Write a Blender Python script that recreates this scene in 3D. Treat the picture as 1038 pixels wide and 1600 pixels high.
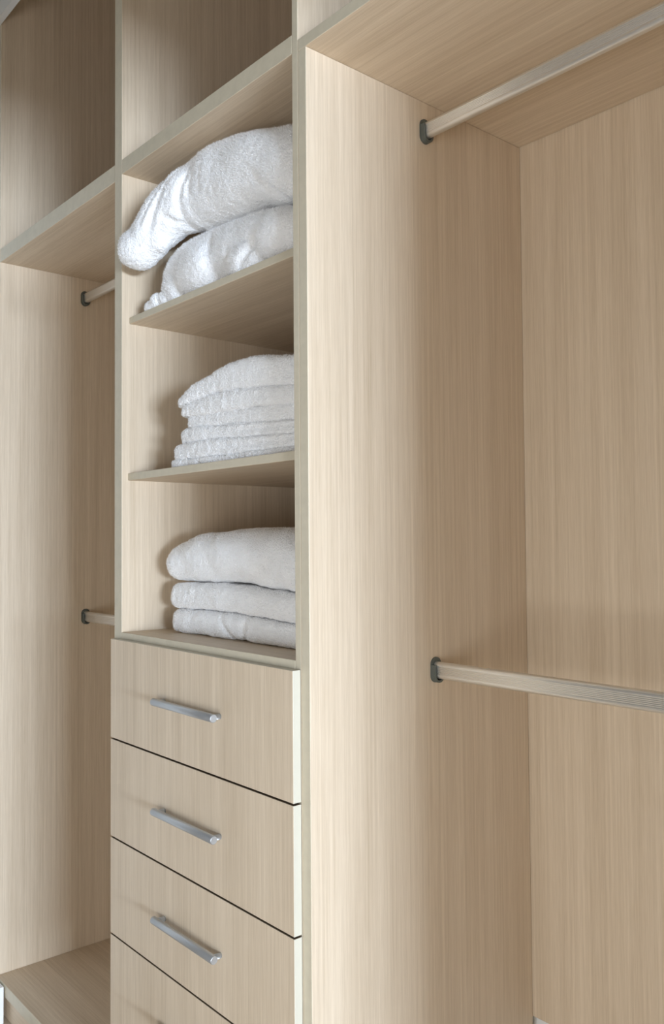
import bpy, bmesh, math, random
from mathutils import Vector, Matrix, noise

for _o in list(bpy.data.objects):
    bpy.data.objects.remove(_o)
scene = bpy.context.scene
COL = scene.collection

# ------------------------------------------------------------------ camera
cam_d = bpy.data.cameras.new('camera')
cam = bpy.data.objects.new('camera', cam_d)
COL.objects.link(cam)
yaw, pitch, roll, f_px = 0.86017, 0.03398, -0.00765, 1337.93
fwd = Vector((-math.sin(yaw) * math.cos(pitch), math.cos(yaw) * math.cos(pitch), math.sin(pitch)))
r0 = Vector((math.cos(yaw), math.sin(yaw), 0))
u0 = r0.cross(fwd)
rr = math.cos(roll) * r0 + math.sin(roll) * u0
uu = -math.sin(roll) * r0 + math.cos(roll) * u0
M = Matrix((rr, uu, -fwd)).transposed().to_4x4()
M.translation = Vector((1.08597, -0.88440, -0.06923))
cam.matrix_world = M
cam_d.sensor_fit = 'VERTICAL'
cam_d.sensor_height = 36.0
cam_d.lens = 36.0 * f_px / 1600.0
cam_d.clip_start = 0.02
scene.camera = cam

# ------------------------------------------------------------------ world, light, exposure
scene.view_settings.view_transform = 'Standard'
scene.view_settings.look = 'None'
scene.view_settings.gamma = 1.0
scene.view_settings.use_curve_mapping = False
scene.view_settings.exposure = 0.50
scene.cycles.use_denoising = True
scene.cycles.max_bounces = 12
scene.cycles.diffuse_bounces = 8

world = bpy.data.worlds.new('daylight')
world.use_nodes = True
scene.world = world
world.node_tree.nodes['Background'].inputs[0].default_value = (0.75, 0.86, 1.0, 1)
world.node_tree.nodes['Background'].inputs[1].default_value = 1.0

FLOOR_Z, CEIL_Z = -1.40, 1.80
ROOM_X0, ROOM_X1 = -1.455, 2.00          # closet room
ROOM_Y0, ROOM_Y1 = -2.10, 0.600
BED_X1, BED_Y0, BED_Y1 = 8.00, -4.2, 1.2  # next room, seen by the light through the doorway
DOOR = (-1.15, -0.05, 0.64)               # doorway y0, y1, head height
WIN1 = (-2.85, -0.40, -0.56, 0.16)        # bedroom window y0, y1, z0, z1
FILL_OPENING = (0.45, 1.95, -1.30, 0.00)         # opening added for the frontal fill light x0, x1, z0, z1


def area(name, loc, rot, sx, sy, power, color):
    d = bpy.data.lights.new(name, 'AREA')
    d.shape = 'RECTANGLE'
    d.size, d.size_y = sx, sy
    d.energy = power
    d.color = color
    o = bpy.data.objects.new(name, d)
    o.location = loc
    o.rotation_euler = rot
    COL.objects.link(o)
    return o


area('bedroom_window_daylight', (BED_X1 + 0.06, (WIN1[0] + WIN1[1]) / 2, (WIN1[2] + WIN1[3]) / 2),
     (0, math.pi / 2, 0), WIN1[3] - WIN1[2], WIN1[1] - WIN1[0], 630, (0.74, 0.885, 1.08))
area('closet_fill_light', ((FILL_OPENING[0] + FILL_OPENING[1]) / 2, ROOM_Y0 - 0.06, (FILL_OPENING[2] + FILL_OPENING[3]) / 2),
     (math.pi / 2, 0, 0), FILL_OPENING[1] - FILL_OPENING[0], FILL_OPENING[3] - FILL_OPENING[2], 29, (0.97, 0.99, 1.0))  # invented source: soft fill from the wall opposite


# ------------------------------------------------------------------ materials
def new_mat(name):
    m = bpy.data.materials.new(name)
    m.use_nodes = True
    nt = m.node_tree
    return m, nt, nt.nodes['Principled BSDF']


def plain(name, col, rough=0.6, metal=0.0, spec=0.4, noise_amt=0.0, noise_scale=40.0):
    m, nt, b = new_mat(name)
    b.inputs['Base Color'].default_value = (*col, 1)
    b.inputs['Roughness'].default_value = rough
    b.inputs['Metallic'].default_value = metal
    b.inputs['Specular IOR Level'].default_value = spec
    if noise_amt:
        tc = nt.nodes.new('ShaderNodeTexCoord')
        n = nt.nodes.new('ShaderNodeTexNoise')
        n.inputs['Scale'].default_value = noise_scale
        n.inputs['Detail'].default_value = 4
        nt.links.new(tc.outputs['Object'], n.inputs['Vector'])
        mx = nt.nodes.new('ShaderNodeMix')
        mx.data_type = 'RGBA'
        mx.inputs['A'].default_value = (*[c * (1 - noise_amt) for c in col], 1)
        mx.inputs['B'].default_value = (*[min(1, c * (1 + noise_amt)) for c in col], 1)
        nt.links.new(n.outputs['Fac'], mx.inputs['Factor'])
        nt.links.new(mx.outputs['Result'], b.inputs['Base Color'])
    return m


WOOD_DARK = (0.500, 0.390, 0.270)
WOOD_LIGHT = (0.750, 0.630, 0.485)


def wood(name, axis, dark=WOOD_DARK, light=WOOD_LIGHT):
    """oak laminate: fine straight grain running along one axis"""
    m, nt, b = new_mat(name)
    N, Lk = nt.nodes, nt.links
    tc = N.new('ShaderNodeTexCoord')
    oi = N.new('ShaderNodeObjectInfo')
    addv = N.new('ShaderNodeVectorMath')
    addv.operation = 'ADD'
    mul = N.new('ShaderNodeMath')
    mul.operation = 'MULTIPLY'
    mul.inputs[1].default_value = 7.0
    Lk.new(oi.outputs['Random'], mul.inputs[0])
    Lk.new(tc.outputs['Object'], addv.inputs[0])
    Lk.new(mul.outputs[0], addv.inputs[1])

    def layer(across, along, detail, rough=0.5, dist=0.0):
        s = [across] * 3
        s['xyz'.index(axis)] = along
        mp = N.new('ShaderNodeMapping')
        mp.inputs['Scale'].default_value = s
        Lk.new(addv.outputs[0], mp.inputs['Vector'])
        n = N.new('ShaderNodeTexNoise')
        n.inputs['Scale'].default_value = 1.0
        n.inputs['Detail'].default_value = detail
        n.inputs['Roughness'].default_value = rough
        n.inputs['Distortion'].default_value = dist
        Lk.new(mp.outputs[0], n.inputs['Vector'])
        return n.outputs['Fac']

    broad = layer(22, 0.5, 3)
    streak = layer(170, 1.6, 4, 0.65)
    pore = layer(520, 14.0, 2, 0.7)

    def madd(a, k, c):
        q = N.new('ShaderNodeMath')
        q.operation = 'MULTIPLY_ADD'
        Lk.new(a, q.inputs[0])
        q.inputs[1].default_value = k
        if isinstance(c, float):
            q.inputs[2].default_value = c
        else:
            Lk.new(c, q.inputs[2])
        return q.outputs[0]
    v = madd(broad, 0.55, 0.0)
    v = madd(streak, 0.75, v)
    v = madd(pore, 0.50, v)
    ramp = N.new('ShaderNodeValToRGB')
    ramp.color_ramp.elements[0].position = 0.60
    ramp.color_ramp.elements[0].color = (*dark, 1)
    ramp.color_ramp.elements[1].position = 1.12
    ramp.color_ramp.elements[1].color = (*light, 1)
    # positions are limited to 0..1, so bring the sum into that range first
    mr = N.new('ShaderNodeMapRange')
    mr.inputs['From Min'].default_value = 0.55
    mr.inputs['From Max'].default_value = 1.25
    Lk.new(v, mr.inputs['Value'])
    ramp.color_ramp.elements[0].position = 0.0
    ramp.color_ramp.elements[1].position = 1.0
    Lk.new(mr.outputs[0], ramp.inputs['Fac'])
    Lk.new(ramp.outputs['Color'], b.inputs['Base Color'])
    b.inputs['Roughness'].default_value = 0.48
    b.inputs['Specular IOR Level'].default_value = 0.35
    bp = N.new('ShaderNodeBump')
    bp.inputs['Strength'].default_value = 0.12
    bp.inputs['Distance'].default_value = 0.0006
    Lk.new(pore, bp.inputs['Height'])
    Lk.new(bp.outputs[0], b.inputs['Normal'])
    return m


WZ = wood('oak_laminate_upright', 'z')
WX = wood('oak_laminate_lengthwise', 'x')
EDGE = plain('oak_edge_band', (0.57, 0.51, 0.39), 0.45, 0, 0.35, 0.10, 60)
EDGE_CREAM = plain('cream_edge_band', (0.58, 0.545, 0.45), 0.45, 0, 0.35, 0.03, 60)
GAP_SHADE = plain('drawer_gap_shade', (0.16, 0.115, 0.075), 0.8, 0, 0.2, 0.15, 200)  # shade between the drawers, put into the colour
PAINT = plain('white_wall_paint', (0.78, 0.78, 0.76), 0.8, 0, 0.2, 0.01, 30)
GREIGE = plain('greige_wall_paint', (0.34, 0.31, 0.28), 0.8, 0, 0.2, 0.02, 30)
CEILING = plain('ceiling_paint', (0.40, 0.41, 0.41), 0.9, 0, 0.1, 0.01, 30)
SKIRT = plain('white_gloss_paint', (0.84, 0.84, 0.83), 0.35, 0, 0.5)
CARPET = plain('beige_floor', (0.52, 0.43, 0.33), 0.9, 0, 0.1, 0.12, 300)
STEEL = plain('satin_aluminium', (0.50, 0.515, 0.53), 0.38, 0.8)
RAIL = plain('brushed_aluminium_rail', (0.80, 0.785, 0.75), 0.36, 0.88)
SOCKET = plain('dark_grey_cast_metal', (0.13, 0.145, 0.13), 0.5, 0.4)
FRAME = plain('white_window_frame', (0.82, 0.82, 0.82), 0.4)


def towel_mat(name, col):
    m, nt, b = new_mat(name)
    N, Lk = nt.nodes, nt.links
    tc = N.new('ShaderNodeTexCoord')
    n = N.new('ShaderNodeTexNoise')
    n.inputs['Scale'].default_value = 300
    n.inputs['Detail'].default_value = 3
    n.inputs['Roughness'].default_value = 0.7
    n2 = N.new('ShaderNodeTexVoronoi')
    n2.inputs['Scale'].default_value = 260
    Lk.new(tc.outputs['Object'], n.inputs['Vector'])
    Lk.new(tc.outputs['Object'], n2.inputs['Vector'])
    ad = N.new('ShaderNodeMath')
    ad.operation = 'ADD'
    Lk.new(n.outputs['Fac'], ad.inputs[0])
    Lk.new(n2.outputs['Distance'], ad.inputs[1])
    bp = N.new('ShaderNodeBump')
    bp.inputs['Strength'].default_value = 0.65
    bp.inputs['Distance'].default_value = 0.003
    Lk.new(ad.outputs[0], bp.inputs['Height'])
    Lk.new(bp.outputs[0], b.inputs['Normal'])
    b.inputs['Base Color'].default_value = (*col, 1)
    b.inputs['Roughness'].default_value = 0.95
    b.inputs['Specular IOR Level'].default_value = 0.1
    b.inputs['Sheen Weight'].default_value = 0.25
    b.inputs['Sheen Roughness'].default_value = 0.5
    b.inputs['Subsurface Weight'].default_value = 0.0
    return m


TOWEL = towel_mat('white_terry_cotton', (0.945, 0.945, 0.95))

PILE, _nt, _b = new_mat('white_terry_pile')     # thin cotton loops let light through
_nt.nodes.remove(_b)
_d, _t, _m = (_nt.nodes.new('ShaderNodeBsdfDiffuse'), _nt.nodes.new('ShaderNodeBsdfTranslucent'), _nt.nodes.new('ShaderNodeMixShader'))
_d.inputs['Color'].default_value = _t.inputs['Color'].default_value = (0.98, 0.98, 0.985, 1)
_m.inputs['Fac'].default_value = 0.5
_nt.links.new(_d.outputs[0], _m.inputs[1])
_nt.links.new(_t.outputs[0], _m.inputs[2])
_nt.links.new(_m.outputs[0], _nt.nodes['Material Output'].inputs['Surface'])


# ------------------------------------------------------------------ mesh helpers
def link(name, me, parent=None, loc=(0, 0, 0)):
    o = bpy.data.objects.new(name, me)
    o.location = loc
    COL.objects.link(o)
    if parent is not None:
        o.parent = parent
    return o


def root(name, loc, label, cat, group=None):
    o = bpy.data.objects.new(name, None)
    o.location = loc
    o.empty_display_size = 0.05
    COL.objects.link(o)
    o['label'], o['category'] = label, cat
    if group:
        o['group'] = group
    return o


def world_origin(o):
    v = Vector((0, 0, 0))
    while o is not None:
        v += o.location
        o = o.parent
    return v


def finish(name, bm, mats, parent=None, smooth=False, label=None):
    """bm is in world coordinates; the object gets its origin at the mesh's base centre"""
    xs = [v.co.x for v in bm.verts]
    ys = [v.co.y for v in bm.verts]
    zs = [v.co.z for v in bm.verts]
    org = Vector(((min(xs) + max(xs)) / 2, (min(ys) + max(ys)) / 2, min(zs)))
    bmesh.ops.translate(bm, vec=-org, verts=bm.verts)
    me = bpy.data.meshes.new(name)
    bm.to_mesh(me)
    bm.free()
    for m in mats:
        me.materials.append(m)
    if smooth:
        for p in me.polygons:
            p.use_smooth = True
    o = link(name, me, parent, org - (world_origin(parent) if parent else Vector()))
    if label:
        o['label'] = label
    return o


def add_box(bm, x0, x1, y0, y1, z0, z1, bevel=0.0, seg=2):
    t = bmesh.new()
    bmesh.ops.create_cube(t, size=1.0)
    for v in t.verts:
        v.co = Vector((x0 + (v.co.x + .5) * (x1 - x0), y0 + (v.co.y + .5) * (y1 - y0), z0 + (v.co.z + .5) * (z1 - z0)))
    if bevel:
        bmesh.ops.bevel(t, geom=list(t.edges), offset=bevel, segments=seg, affect='EDGES', profile=0.5)
    me = bpy.data.meshes.new('tmp')
    t.to_mesh(me)
    t.free()
    bm.from_mesh(me)
    bpy.data.meshes.remove(me)


def panel(name, x0, x1, y0, y1, z0, z1, face, edge, parent=None, bevel=0.0012, label=None):
    """a laminated board: big faces carry the grain, the narrow sides the edge band"""
    bm = bmesh.new()
    add_box(bm, x0, x1, y0, y1, z0, z1, bevel)
    d = (x1 - x0, y1 - y0, z1 - z0)
    thin = d.index(min(d))
    bm.normal_update()
    for f in bm.faces:
        f.material_index = 0 if abs(f.normal[thin]) > 0.9 else 1
    return finish(name, bm, [face, edge], parent, label=label)


def struct(name, boxes, mat, label, cat, parent=None):
    bm = bmesh.new()
    for b in boxes:
        add_box(bm, *b)
    o = finish(name, bm, [mat], parent)
    o['kind'] = 'structure'
    o['label'] = label
    o['category'] = cat
    return o


def add_tube(bm, pts, radii, n=20, cap=True):
    """round tube through points with a radius at each"""
    rings = []
    pts = [Vector(p) for p in pts]
    for i, p in enumerate(pts):
        a = pts[max(0, i - 1)]
        c = pts[min(len(pts) - 1, i + 1)]
        t = (c - a).normalized()
        ref = Vector((0, 0, 1)) if abs(t.z) < 0.9 else Vector((1, 0, 0))
        e1 = t.cross(ref).normalized()
        e2 = t.cross(e1)
        rings.append([bm.verts.new(p + radii[i] * (math.cos(k * 2 * math.pi / n) * e1 + math.sin(k * 2 * math.pi / n) * e2)) for k in range(n)])
    for a, b in zip(rings, rings[1:]):
        for k in range(n):
            bm.faces.new((a[k], a[(k + 1) % n], b[(k + 1) % n], b[k]))
    if cap:
        bm.faces.new(rings[0][::-1])
        bm.faces.new(rings[-1])


# ------------------------------------------------------------------ measures of the wardrobe
D = 0.58                         # inside depth
XW, XWL = -0.657, -0.692         # left divider: right face, left face
XR2, XU = -0.0375, -0.0215       # tower right side panel
XL = -1.4214                     # left bay: face of its side panel
XR = 0.740                       # right bay: face of its right side panel
HEAD_Z = 1.462                   # underside of the front header
TOP_Z = 1.776                    # underside of the carcass top
ZM0, ZM1 = 0.7590, 0.7921        # tower fixed shelf
ZL0, ZL1 = 0.7530, 0.7921
ZT0, ZT1 = 0.7564, 0.7766        # right bay shelf
ZA0, ZA1 = 0.4219, 0.4366
ZB0, ZB1 = 0.0694, 0.0854
ZC0, ZC1 = -0.2830, -0.2666
ZF = -1.2965
DZ = [-0.2805, -0.4974, -0.7108, -0.9195, -1.130]

# ------------------------------------------------------------------ the room
struct('floor', [(ROOM_X0 - .1, BED_X1 + .1, BED_Y0 - .1, BED_Y1 + .1, FLOOR_Z - .1, FLOOR_Z)], CARPET,
       'beige floor of the dressing room', 'floor')
struct('ceiling', [(ROOM_X0 - .1, BED_X1 + .1, BED_Y0 - .1, BED_Y1 + .1, CEIL_Z, CEIL_Z + .1)], CEILING,
       'plain white ceiling above the wardrobe', 'ceiling')
struct('wall_back', [(ROOM_X0 - .1, ROOM_X1, ROOM_Y1, ROOM_Y1 + .1, FLOOR_Z, CEIL_Z)], PAINT,
       'white wall showing below the back panel of the right bay', 'wall')
struct('wall_left', [(ROOM_X0 - .1, ROOM_X0, ROOM_Y0 - .1, ROOM_Y1, FLOOR_Z, CEIL_Z)], PAINT,
       'white wall at the left end of the wardrobe', 'wall')
struct('wall_front', [(ROOM_X0, FILL_OPENING[0], ROOM_Y0 - .1, ROOM_Y0, FLOOR_Z, CEIL_Z),
                      (FILL_OPENING[1], ROOM_X1, ROOM_Y0 - .1, ROOM_Y0, FLOOR_Z, CEIL_Z),
                      (FILL_OPENING[0], FILL_OPENING[1], ROOM_Y0 - .1, ROOM_Y0, FLOOR_Z, FILL_OPENING[2]),
                      (FILL_OPENING[0], FILL_OPENING[1], ROOM_Y0 - .1, ROOM_Y0, FILL_OPENING[3], CEIL_Z)], GREIGE,
       'greige wall facing the wardrobe with an opening added for the fill light', 'wall')
struct('wall_right', [(ROOM_X1, ROOM_X1 + .1, BED_Y0, DOOR[0], FLOOR_Z, CEIL_Z),
                      (ROOM_X1, ROOM_X1 + .1, DOOR[1], BED_Y1, FLOOR_Z, CEIL_Z),
                      (ROOM_X1, ROOM_X1 + .1, DOOR[0], DOOR[1], DOOR[2], CEIL_Z)], GREIGE,
       'greige wall at the right with an open doorway', 'wall')
struct('wall_bedroom_end', [(BED_X1, BED_X1 + .1, BED_Y0, WIN1[0], FLOOR_Z, CEIL_Z),
                            (BED_X1, BED_X1 + .1, WIN1[1], BED_Y1, FLOOR_Z, CEIL_Z),
                            (BED_X1, BED_X1 + .1, WIN1[0], WIN1[1], FLOOR_Z, WIN1[2]),
                            (BED_X1, BED_X1 + .1, WIN1[0], WIN1[1], WIN1[3], CEIL_Z)], PAINT,
       'white end wall of the next room with its window', 'wall')
struct('wall_bedroom_side', [(ROOM_X1 + .1, BED_X1, BED_Y0 - .1, BED_Y0, FLOOR_Z, CEIL_Z)], PAINT,
       'white near side wall of the next room', 'wall')
struct('wall_bedroom_far_side', [(ROOM_X1 + .1, BED_X1, BED_Y1, BED_Y1 + .1, FLOOR_Z, CEIL_Z)], PAINT,
       'white far side wall of the next room', 'wall')
y0, y1, z0, z1 = WIN1
struct('window_1', [(BED_X1, BED_X1 + .05, y0, y0 + .04, z0, z1), (BED_X1, BED_X1 + .05, y1 - .04, y1, z0, z1),
                    (BED_X1, BED_X1 + .05, y0 + .04, y1 - .04, z0, z0 + .04),
                    (BED_X1, BED_X1 + .05, y0 + .04, y1 - .04, z1 - .04, z1)], FRAME,
       'white window frame in the next room', 'window')
x0, x1, z0, z1 = FILL_OPENING
struct('fill_light_frame', [(x0, x0 + .05, ROOM_Y0 - .05, ROOM_Y0, z0, z1), (x1 - .05, x1, ROOM_Y0 - .05, ROOM_Y0, z0, z1),
                    (x0 + .05, x1 - .05, ROOM_Y0 - .05, ROOM_Y0, z0, z0 + .05),
                    (x0 + .05, x1 - .05, ROOM_Y0 - .05, ROOM_Y0, z1 - .05, z1)], FRAME,
       'added white frame around the fill light opposite the wardrobe', 'window')  # unseen frame, made up to house the fill light
y0, y1, zh = DOOR
struct('trim_1', [(ROOM_X1 - .015, ROOM_X1, y0 - .07, y0, FLOOR_Z, zh + .07), (ROOM_X1 - .015, ROOM_X1, y1, y1 + .07, FLOOR_Z, zh + .07),
                  (ROOM_X1 - .015, ROOM_X1, y0, y1, zh, zh + .07)], FRAME, 'white casing around the doorway', 'door trim')
struct('baseboard_left', [(ROOM_X0, -1.352, ROOM_Y0, -0.004, FLOOR_Z, -1.300)], SKIRT,
       'white boxed skirting ending against the left bay', 'baseboard')
struct('trim_2', [(ROOM_X0, ROOM_X1, -0.019, -0.001, HEAD_Z, CEIL_Z)], PAINT,
       'pale grey header board above the wardrobe', 'header')

# ------------------------------------------------------------------ left hanging bay
bay = root('hanging_bay', ((XL + XWL) / 2, D / 2, FLOOR_Z),
           'oak laminate hanging bay left of the towel tower with two rails', 'wardrobe bay')
panel('side_panel', XL - .017, XL, 0, D, FLOOR_Z, TOP_Z, WZ, EDGE, bay)
panel('back_panel', XL - .017, XWL - .0006, D + .001, D + .017, FLOOR_Z, TOP_Z, WZ, EDGE, bay)
panel('top_shelf', XL + .0004, XWL - .0004, 0.0005, D, ZL0, ZL1, WX, EDGE, bay)
panel('base_shelf', XL + .0004, XWL - .0004, 0, D, ZF - .034, ZF, WX, EDGE, bay)
panel('plinth', XL + .0004, XWL - .0004, 0.012, 0.03, FLOOR_Z, ZF - .0345, WX, EDGE, bay)
panel('top_panel', XL - .017, XWL - .0004, 0.0, D, TOP_Z + .0005, TOP_Z + .018, WX, EDGE, bay)

# ------------------------------------------------------------------ right hanging bay
rbay = root('hanging_bay', (XR / 2, D / 2, FLOOR_Z),
            'oak laminate hanging bay right of the towel tower, nearest the viewer', 'wardrobe bay')
panel('side_panel', XU, 0, 0, D, FLOOR_Z, ZT0 - .0003, WZ, EDGE, rbay)
panel('side_panel', XR, XR + .018, 0, D, FLOOR_Z, TOP_Z, WZ, EDGE, rbay)
panel('back_panel', XU + .0004, XR + .018, D + .001, D + .017, -1.040, TOP_Z, WZ, EDGE, rbay)
panel('top_shelf', XU + .0003, XR - .0003, 0.0, D, ZT0, ZT1, WX, EDGE, rbay)
panel('top_panel', XU + .0004, XR + .018, 0.0, D, TOP_Z + .0005, TOP_Z + .018, WX, EDGE, rbay)

# ------------------------------------------------------------------ towel tower with drawers
tower = root('shelf_tower', ((XW + XR2) / 2, D / 2, FLOOR_Z),
             'oak laminate shelf tower holding white towels above a bank of drawers', 'shelf unit')
panel('side_panel', XWL, XW, 0, D, FLOOR_Z, TOP_Z, WZ, EDGE, tower)
panel('side_panel', XR2, XU - .0003, 0, D, FLOOR_Z, TOP_Z, WZ, EDGE, tower)
panel('back_panel', XWL, XU, D + .001, D + .017, FLOOR_Z, TOP_Z, WZ, EDGE, tower)
panel('top_panel', XWL, XU, 0.0, D, TOP_Z + .0005, TOP_Z + .018, WX, EDGE, tower)
panel('fixed_shelf', XW + .0003, XR2 - .0003, 0, D, ZM0, ZM1, WX, EDGE, tower)
panel('shelf', XW + .0005, XR2 - .0005, 0.0183, D, ZA0, ZA1, WX, EDGE, tower)
panel('shelf', XW + .0005, XR2 - .0005, 0.0150, D, ZB0, ZB1, WX, EDGE, tower)
panel('drawer_deck', XW + .0003, XR2 - .0003, 0, D, ZC0, ZC1, WX, EDGE, tower)
panel('plinth', XW + .0003, XR2 - .0003, 0.02, 0.036, FLOOR_Z, DZ[-1] - .002, WX, EDGE, tower)

XD0, XD1, YD0, YD1 = -0.674, -0.0225, -0.0178, -0.0012


def make_handle(parent, xc, zc):
    bm = bmesh.new()
    yb, r, L = -0.0375, 0.0076, 0.110
    # bar with softly rounded ends
    xs = [-L, -L + .0009, L - .0009, L]
    rs = [r - .0009, r, r, r - .0009]
    add_tube(bm, [(xc + q, yb, zc) for q in xs], rs, 24)
    for s in (-1, 1):
        xp = xc + s * (L - .010)
        add_tube(bm, [(xp, yb, zc), (xp, YD0 - .0025, zc), (xp, YD0 - .0025, zc), (xp, YD0, zc)], [.0050, .0050, .0050, .0050], 18)
    return finish('handle', bm, [STEEL], parent, smooth=False, label='satin metal bar handle')


for i in range(4):
    zt, zb = DZ[i] - .0016 * (i > 0), DZ[i + 1] + .0016
    bm = bmesh.new()
    add_box(bm, XD0, XD1, YD0, YD1, zb, zt, 0.0012)
    bm.normal_update()
    for f in bm.faces:
        f.material_index = 0 if abs(f.normal.y) > 0.9 else (2 if (f.normal.z < -.9 or (f.normal.z > .9 and i > 0)) else 1)  # faces inside the gaps take the painted shade
    n0 = len(bm.faces)
    # drawer box behind the front
    xa, xb, ya, yb_, za, zb2, th = XW + .014, XR2 - .014, YD1, 0.50, zb + .02, zt - .035, .012
    for b in [(xa, xa + th, ya, yb_, za, zb2), (xb - th, xb, ya, yb_, za, zb2), (xa + th, xb - th, yb_ - th, yb_, za, zb2),
              (xa + th, xb - th, ya, yb_ - th, za, za + .008)]:
        add_box(bm, *b)
    bm.faces.ensure_lookup_table()
    for f in bm.faces[n0:]:
        f.material_index = 1
    dr = finish('drawer', bm, [WZ, EDGE_CREAM, GAP_SHADE], tower)
    h = make_handle(dr, (XD0 + XD1) / 2 + .010, (zt + zb) / 2 + .002)
    for p in h.data.polygons:
        p.use_smooth = len(p.vertices) == 4


# ------------------------------------------------------------------ clothes rails
def stadium(hw, hh, n=14, ridges=0):
    """upright oval outline (y, z) with fine flutes on its flat sides"""
    pts = []
    s = hh - hw
    for k in range(n + 1):
        a = math.pi * k / n
        pts.append((hw * math.cos(a), s + hw * math.sin(a)))
    if ridges:
        for k in range(ridges * 2 - 1):
            t = (k + 1) / (ridges * 2)
            pts.append((-hw + (0.0007 if k % 2 == 0 else 0), s - 2 * s * t))
    for k in range(n + 1):
        a = math.pi + math.pi * k / n
        pts.append((hw * math.cos(a), -s + hw * math.sin(a)))
    if ridges:
        for k in range(ridges * 2 - 1):
            t = (k + 1) / (ridges * 2)
            pts.append((hw - (0.0007 if k % 2 == 0 else 0), -s + 2 * s * t))
    return pts


def clothes_rail(xa, xb, y, z, label):
    t = root('clothes_rail', ((xa + xb) / 2, y, z - .024), label, 'clothes rail', 'oval clothes rails in the hanging bays')
    bm = bmesh.new()
    prof = stadium(.0078, .0158, 12, 6)
    ra = [bm.verts.new((xa + .003, y + p, z + q)) for p, q in prof]
    rb = [bm.verts.new((xb - .003, y + p, z + q)) for p, q in prof]
    n = len(prof)
    for k in range(n):
        bm.faces.new((ra[k], ra[(k + 1) % n], rb[(k + 1) % n], rb[k]))
    bm.faces.new(ra[::-1])
    bm.faces.new(rb)
    bmesh.ops.recalc_face_normals(bm, faces=bm.faces)
    finish('tube', bm, [RAIL], t)
    for xs, sg in ((xa, 1), (xb, -1)):
        # open-topped cradle: back plate plus a raised U-shaped rim around the tube end
        bm = bmesh.new()
        hw, hh = .0135, .0235
        plate = stadium(hw, hh, 12)
        inner = stadium(.0088, .0170, 12)
        pa = [bm.verts.new((xs, y + p, z + q)) for p, q in plate]
        pb = [bm.verts.new((xs + sg * .0025, y + p, z + q)) for p, q in plate]
        m = len(plate)
        for k in range(m):
            bm.faces.new((pa[k], pa[(k + 1) % m], pb[(k + 1) % m], pb[k]))
        bm.faces.new(pa[::-1])
        bm.faces.new(pb)
        # rim sweeps round the bottom half
        path = []
        for k in range(17):
            a = math.pi + math.pi * k / 16
            path.append((math.cos(a), math.sin(a)))
        sI, sO = .0078 + .0010, .0135 - .0004
        so = hh - hw
        oi, oo = [(-sI, so)], [(-sO, so)]
        for c, s in path:
            oi.append((sI * c, -so + sI * s))
            oo.append((sO * c, -so + sO * s))
        oi.append((sI, so))
        oo.append((sO, so))
        x_a, x_b = xs + sg * .0025, xs + sg * .011
        VI0 = [bm.verts.new((x_a, y + p, z + q)) for p, q in oi]
        VO0 = [bm.verts.new((x_a, y + p, z + q)) for p, q in oo]
        VI1 = [bm.verts.new((x_b, y + p, z + q)) for p, q in oi]
        VO1 = [bm.verts.new((x_b, y + p, z + q)) for p, q in oo]
        for k in range(len(oi) - 1):
            bm.faces.new((VI0[k], VI0[k + 1], VI1[k + 1], VI1[k]))
            bm.faces.new((VO0[k], VO1[k], VO1[k + 1], VO0[k + 1]))
            bm.faces.new((VI1[k], VI1[k + 1], VO1[k + 1], VO1[k]))
        bm.faces.new((VI0[0], VI1[0], VO1[0], VO0[0]))
        bm.faces.new((VI0[-1], VO0[-1], VO1[-1], VI1[-1]))
        bmesh.ops.recalc_face_normals(bm, faces=bm.faces)
        finish('end_socket', bm, [SOCKET], t, label='dark grey cradle holding the rail end')
    return t


clothes_rail(0.0002, XR - .0002, 0.287, 0.699, 'upper oval metal clothes rail in the right bay below the shelf')
clothes_rail(0.0002, XR - .0002, 0.300, -0.3085, 'lower fluted oval metal clothes rail in the right bay')
clothes_rail(XL + .0002, XWL - .0002, 0.262, 0.692, 'upper oval metal clothes rail in the left bay behind the divider')
clothes_rail(XL + .0002, XWL - .0002, 0.266, -0.2955, 'lower oval metal clothes rail in the left bay beside the drawers')


# ------------------------------------------------------------------ towels
def interp(tab, x):
    """smooth interpolation in a table of (x, value)"""
    if x <= tab[0][0]:
        return tab[0][1]
    if x >= tab[-1][0]:
        return tab[-1][1]
    for i in range(len(tab) - 1):
        a, b = tab[i], tab[i + 1]
        if a[0] <= x <= b[0]:
            t = (x - a[0]) / (b[0] - a[0])
            pm = tab[i - 1] if i > 0 else a
            pn = tab[i + 2] if i + 2 < len(tab) else b
            m0 = (b[1] - pm[1]) / max(1e-6, b[0] - pm[0]) * (b[0] - a[0])
            m1 = (pn[1] - a[1]) / max(1e-6, pn[0] - a[0]) * (b[0] - a[0])
            t2, t3 = t * t, t * t * t
            return (2 * t3 - 3 * t2 + 1) * a[1] + (t3 - 2 * t2 + t) * m0 + (-2 * t3 + 3 * t2) * b[1] + (t3 - t2) * m1


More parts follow.
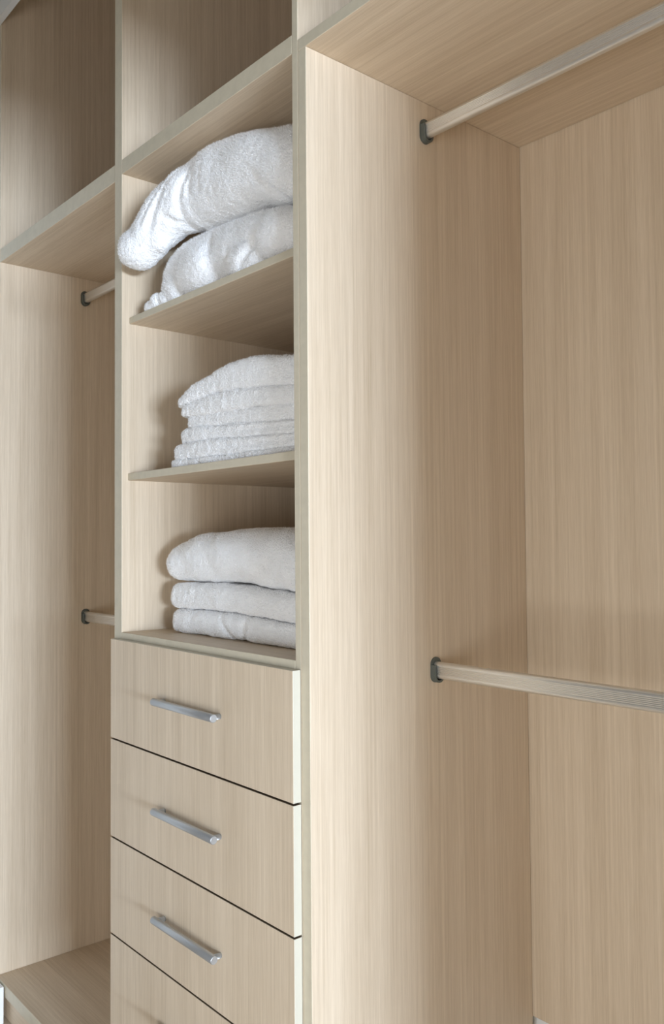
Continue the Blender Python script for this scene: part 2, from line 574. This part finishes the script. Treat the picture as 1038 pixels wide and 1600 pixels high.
def slab(bm, bot, top, yf, yb, nx=150, end=(.02, .02), corner=.05, expo=1.0, nf=22, nt=20):
    """a folded cloth: stadium section in y-z, swept along x between the tables bot(x) and top(x)"""
    xa, xb = bot[0][0], bot[-1][0]
    rings = []
    for i in range(nx + 1):
        # denser rings at both ends
        s = i / nx
        s = 0.5 - 0.5 * math.cos(math.pi * s) if True else s
        s = 0.55 * s + 0.45 * (i / nx)
        x = xa + (xb - xa) * s
        zb_, zt_ = interp(bot, x), interp(top, x)
        dl, dr = x - xa, xb - x
        k = 1.0
        pull = 0.0
        for dd, e in ((dl, end[0]), (dr, end[1])):
            if dd < e:
                k = min(k, math.sqrt(max(0.0, 1 - (1 - dd / e) ** 2)))
            if dd < corner:
                pull = max(pull, corner * (1 - math.sqrt(max(0.0, 1 - (1 - dd / corner) ** 2))))
        zc, h = (zb_ + zt_) / 2, max(1e-4, (zt_ - zb_) / 2 * max(k, .03))
        y_f, y_b = yf + pull, yb - pull
        ring = []
        r = min(h, (y_b - y_f) / 2 - .001)
        # front half circle (fold), then the top, then the back, then the underside
        for j in range(nf + 1):
            a = -math.pi / 2 - math.pi * j / nf
            ca, sa = math.cos(a), math.sin(a)
            if expo != 1.0:
                ca = math.copysign(abs(ca) ** expo, ca)
                sa = math.copysign(abs(sa) ** expo, sa)
            ring.append((x, y_f + r + r * ca, zc + h * sa))
        for j in range(1, nt):
            ring.append((x, y_f + r + (y_b - y_f - 2 * r) * j / nt, zc + h))
        for j in range(9):
            a = math.pi / 2 - math.pi * j / 8
            ring.append((x, y_b - r + r * math.cos(a), zc + h * math.sin(a)))
        for j in range(1, nt):
            ring.append((x, y_b - r - (y_b - y_f - 2 * r) * j / nt, zc - h))
        rings.append([bm.verts.new(q) for q in ring])
    n = len(rings[0])
    for a, b in zip(rings, rings[1:]):
        for j in range(n):
            bm.faces.new((a[j], a[(j + 1) % n], b[(j + 1) % n], b[j]))
    bm.faces.new(rings[0])
    bm.faces.new(rings[-1][::-1])


def ellipsoid(bm, c, r, sub=4, rot=0.0):
    R = Matrix.Rotation(rot, 3, 'Y')
    res = bmesh.ops.create_icosphere(bm, subdivisions=sub, radius=1.0)
    for v in res['verts']:
        v.co = R @ Vector((v.co.x * r[0], v.co.y * r[1], v.co.z * r[2])) + Vector(c)


def remesh(bm, voxel, smooth=6):
    """fuse overlapping lumps of cloth into one skin"""
    bmesh.ops.recalc_face_normals(bm, faces=bm.faces)
    me = bpy.data.meshes.new('tmp')
    bm.to_mesh(me)
    bm.free()
    o = bpy.data.objects.new('tmp', me)
    COL.objects.link(o)
    m = o.modifiers.new('r', 'REMESH')
    m.mode = 'VOXEL'
    m.voxel_size = voxel
    if smooth:
        s = o.modifiers.new('s', 'SMOOTH')
        s.factor = 0.5
        s.iterations = smooth
    dg = bpy.context.evaluated_depsgraph_get()
    me2 = bpy.data.meshes.new_from_object(o.evaluated_get(dg))
    bpy.data.objects.remove(o)
    out = bmesh.new()
    out.from_mesh(me2)
    bpy.data.meshes.remove(me2)
    bpy.data.meshes.remove(me)
    return out


def fluff(bm, seed, low=.003, mid=.0014, fine=.0006, zmin=None, dents=(), box=None, tuft=.6):
    """cloth relief: sag, soft lumps, terry pile, and named creases"""
    bmesh.ops.recalc_face_normals(bm, faces=bm.faces)
    bm.normal_update()
    rnd = random.Random(seed)
    off = Vector((seed * 3.1, seed * 1.7, seed * 0.9))
    moves = []
    for v in bm.verts:
        p = v.co
        d = low * noise.noise(p * 14 + off) + mid * noise.noise(p * 60 + off) + mid * tuft * noise.noise(p * 135 + off) + fine * (rnd.random() - .5) * 2
        if v.normal.y < .35:
            for (a, b, w, depth) in dents:      # creases run down the front of the cloth
                a2, b2, p2 = Vector((a[0], a[-1])), Vector((b[0], b[-1])), Vector((p.x, p.z))
                ab = b2 - a2
                t = max(0, min(1, (p2 - a2).dot(ab) / ab.length_squared))
                q = (p2 - (a2 + ab * t)).length
                if q < 3 * w:
                    d -= depth * math.exp(-(q / w) ** 2) * math.sin(math.pi * min(1, max(0, .2 + .6 * t)))
        moves.append(p + v.normal * d)
    for v, c in zip(bm.verts, moves):
        v.co = c
        if zmin is not None and v.co.z < zmin:
            v.co.z = zmin
        if box:
            v.co.x = max(box[0], min(box[1], v.co.x))


def make_pile(bm, plush=1.0):
    """loose terry loops standing off the cloth on its exposed front and end"""
    bm.normal_update()
    rnd = random.Random(len(bm.verts))
    zlow = min(v.co.z for v in bm.verts)
    verts, faces, nrm = [], [], []
    for f in bm.faces:
        c = f.calc_center_median()
        n = f.normal
        if c.y > .17 or n.y > .45 or n.z < -.8 or c.x > -.05:
            continue
        want = f.calc_area() * 230000
        k = int(want) + (1 if rnd.random() < want - int(want) else 0)
        vs = [v.co for v in f.verts]
        for _ in range(k):
            a, b = rnd.random(), rnd.random()
            if len(vs) == 4:
                p = (vs[0] * (1 - a) + vs[1] * a) * (1 - b) + (vs[3] * (1 - a) + vs[2] * a) * b
            else:
                p = c
            t = Vector((rnd.gauss(0, 1), rnd.gauss(0, 1), rnd.gauss(0, 1)))
            d = (n + t * .45).normalized()
            side = d.cross(t).normalized() * rnd.uniform(.0004, .0007)
            L = rnd.uniform(.0012, .0030) * plush
            if min(p.z, p.z + d.z * L) < zlow + .0012 or not (XW + .003 < p.x + d.x * L < XR2 - .003):
                continue
            i = len(verts)
            verts += [p - side - n * .0004, p + side - n * .0004, p + d * L]
            faces.append((i, i + 1, i + 2))
            nrm += [n.copy()] * 3
    return verts, faces, nrm


def add_pile(o, data):
    verts, faces, nrm = data
    if not faces:
        return
    me = bpy.data.meshes.new('terry_pile')
    me.from_pydata([v - o.location for v in verts], [], faces)
    me.materials.append(PILE)
    me.update()
    q = link('terry_pile', me, o)
    q['kind'] = 'stuff'


def towel(name, bm, label, cat, group, parent=None):
    pile_bm = make_pile(bm, 1.7 if name == 'bath_sheet' else 1.15)
    o = finish(name, bm, [TOWEL], parent, smooth=True)
    if parent is None:
        add_pile(o, pile_bm)
    if parent is None:
        o['label'], o['category'], o['group'] = label, cat, group
    return o


V = Vector
LIM = (XW + .002, XR2 - .002)
XE = -0.043

# ---- lower compartment: three thick folded towels on the drawer deck
G3 = 'thick folded towels on the drawer deck'
bm = bmesh.new()
slab(bm, [(-.592, ZC1 + .0004), (XE, ZC1 + .0004)],
     [(-.592, -.2155), (-.45, -.2135), (-.3, -.215), (-.15, -.2225), (XE, -.224)], .078, .46, end=(.022, .022), corner=.03, expo=.7)
fluff(bm, 1, .003, .0016, .0006, ZC1 + .0004,
      [(V((-.385, .078, -.222)), V((-.345, .078, -.27)), .0055, .012), (V((-.300, .078, -.225)), V((-.310, .078, -.262)), .009, .008)], LIM)
towel('folded_towel', bm, 'bottom thick white towel lying on the drawer deck with two creases', 'towel', G3)
bm = bmesh.new()
slab(bm, [(-.594, -.2135), (-.45, -.2115), (-.3, -.2135), (-.15, -.2205), (XE, -.222)],
     [(-.594, -.1600), (-.45, -.1565), (-.3, -.1585), (-.15, -.1695), (XE, -.173)], .076, .46, end=(.024, .024), corner=.03, expo=.75)
fluff(bm, 2, .003, .0016, .0006, None, (), LIM)
towel('folded_towel', bm, 'middle thick white towel of the three above the drawers', 'towel', G3)
bm = bmesh.new()
slab(bm, [(-.612, -.1570), (-.58, -.1575), (-.45, -.1545), (-.3, -.1565), (-.22, -.162), (-.15, -.1675), (XE, -.171)],
     [(-.612, -.0850), (-.56, -.0650), (-.48, -.0540), (-.354, -.0435), (-.25, -.0450), (-.15, -.0540), (XE, -.066)],
     .068, .47, end=(.05, .04), corner=.05)
fluff(bm, 3, .006, .0016, .0006, None,
      [(V((-.28, .07, -.100)), V((-.21, .066, -.150)), .014, .006), (V((-.18, .09, -.055)), V((-.11, .068, -.075)), .010, .005)], LIM)
towel('folded_towel', bm, 'plump white towel topping the stack above the drawers', 'towel', G3)

# ---- middle compartment: six thin folded towels fanned upwards
G2 = 'thin folded towels on the middle shelf'
g = -.0010
bounds = [
    [(-.53, ZB1 + .0003), (XE, ZB1 + .0003)],
    [(-.53, .1030), (-.40, .1010), (-.30, .0990), (-.09, .0970), (XE, .0965)],
    [(-.53, .1300), (-.45, .1380), (-.33, .1340), (-.20, .1270), (-.09, .1215), (XE, .1200)],
    [(-.53, .1560), (-.45, .1680), (-.33, .1610), (-.20, .1530), (-.09, .1440), (XE, .1420)],
    [(-.53, .1880), (-.47, .1940), (-.40, .1890), (-.33, .1870), (-.20, .1830), (-.09, .1780), (XE, .1760)],
    [(-.53, .2110), (-.47, .2180), (-.40, .2240), (-.33, .2270), (-.20, .2180), (-.09, .2060), (XE, .2010)],
    [(-.53, .2240), (-.48, .2300), (-.43, .2520), (-.38, .2630), (-.331, .2730), (-.27, .2800), (-.20, .2760), (-.14, .2660), (-.09, .2600), (XE, .2570)],
]
starts = [-.520, -.512, -.490, -.470, -.486, -.496, -.486][:6]
fronts = [.036, .038, .042, .046, .040, .038]
names6 = ['lowest thin white towel directly on the middle shelf',
          'second thin white towel from the bottom of the middle shelf stack',
          'third thin white towel from the bottom of the middle shelf stack',
          'fourth thin white towel from the bottom of the middle shelf stack',
          'thin white towel under the topmost one on the middle shelf',
          'topmost white towel of the middle shelf stack, arched at its top']


def cut(tab, xs, dz):
    out = [(xs, interp(tab, xs) + dz)]
    out += [(x, z + dz) for x, z in tab if x > xs + .01]
    return out


for i in range(6):
    bm = bmesh.new()
    s = starts[i]
    hgt = interp(bounds[i + 1], s + .03) - interp(bounds[i], s + .03)
    slab(bm, cut(bounds[i], s, g), cut(bounds[i + 1], s, -g), fronts[i], .40, expo=.55, end=(min(.02, hgt * .55), .012), corner=.025,
         nx=170, nf=16)
    fluff(bm, 10 + i, .002, .0016, .0009, ZB1 + .0004 if i == 0 else None,
          [(V((-.40 + .05 * i, fronts[i], interp(bounds[i], -.3) + hgt * .45)), V((-.06, fronts[i], interp(bounds[i], -.06) + hgt * .5)), .0035, .0035)] if i in (1, 2, 5) else (), LIM)
    towel('folded_towel', bm, names6[i], 'towel', G2)

# ---- upper compartment: two big fluffy bath sheets
G1 = 'fluffy bath sheets on the top shelf'
bm = bmesh.new()
slab(bm, [(-.588, ZA1 + .001), (XE, ZA1 + .001)],
     [(-.588, .520), (-.555, .558), (-.50, .582), (-.42, .586), (-.322, .580), (-.26, .573), (-.2, .566), (-.13, .545), (XE, .512)],
     .040, .43, end=(.06, .05), corner=.06, nx=80, expo=.85)
ellipsoid(bm, (-.150, .072, .492), (.070, .050, .052), 4)
ellipsoid(bm, (-.245, .066, .470), (.060, .040, .040), 4)
ellipsoid(bm, (-.420, .070, .500), (.100, .046, .060), 4)
ellipsoid(bm, (-.520, .080, .480), (.060, .045, .050), 4)
bm = remesh(bm, .0034, 10)
fluff(bm, 31, .005, .0011, .0006, ZA1 + .0006,
      [((-.172, .530), (-.240, .455), .009, .011), ((-.376, .560), (-.350, .450), .014, .009),
       ((-.470, .530), (-.490, .450), .009, .007), ((-.300, .500), (-.290, .445), .008, .006)], LIM, tuft=1.7)
low = towel('bath_sheet', bm, 'crumpled white bath sheet lying on the top towel shelf', 'towel', G1)
bm = bmesh.new()
ellipsoid(bm, (-.598, .042, ZA1 + .014), (.020, .018, .016), 3)
ellipsoid(bm, (-.576, .046, ZA1 + .021), (.020, .020, .022), 3)
ellipsoid(bm, (-.552, .060, ZA1 + .022), (.026, .026, .024), 3)
bm = remesh(bm, .0034, 3)
fluff(bm, 33, .002, .0016, .0008, ZA1 + .0006, (), LIM)
towel('corner_flap', bm, None, None, None, low)

bm = bmesh.new()
slab(bm, [(-.515, .610), (-.45, .592), (-.36, .584), (-.27, .578), (-.2, .570), (-.13, .548), (XE, .512)],
     [(-.515, .700), (-.47, .735), (-.41, .749), (-.33, .745), (-.25, .729), (-.18, .708), (-.10, .684), (XE, .665)],
     .020, .42, end=(.07, .05), corner=.07, nx=90, expo=.85)
# sleeve-like end drooping over the shelf corner
add_tube(bm, [(-.37, .12, .664), (-.43, .092, .664), (-.480, .066, .660), (-.520, .046, .638), (-.552, .026, .606), (-.578, .012, .576)],
         [.070, .078, .070, .058, .048, .044], 28)
ellipsoid(bm, (-.590, .008, .572), (.049, .046, .046), 4)
ellipsoid(bm, (-.538, .022, .583), (.032, .030, .030), 3)
bm = remesh(bm, .0034, 18)
fluff(bm, 35, .005, .0010, .0006, None,
      [((-.455, .712), (-.525, .590), .007, .011), ((-.410, .705), (-.452, .600), .008, .010),
       ((-.392, .695), (-.412, .640), .006, .006), ((-.362, .690), (-.372, .635), .006, .005), ((-.480, .705), (-.540, .610), .005, .005),
       ((-.485, .612), (-.430, .572), .007, .006),
       ((-.185, .605), (-.120, .542), .008, .010), ((-.120, .542), (-.070, .505), .009, .009)], LIM, tuft=1.7)
towel('bath_sheet', bm, 'large domed white bath sheet with one end drooping over the shelf corner', 'towel', G1)
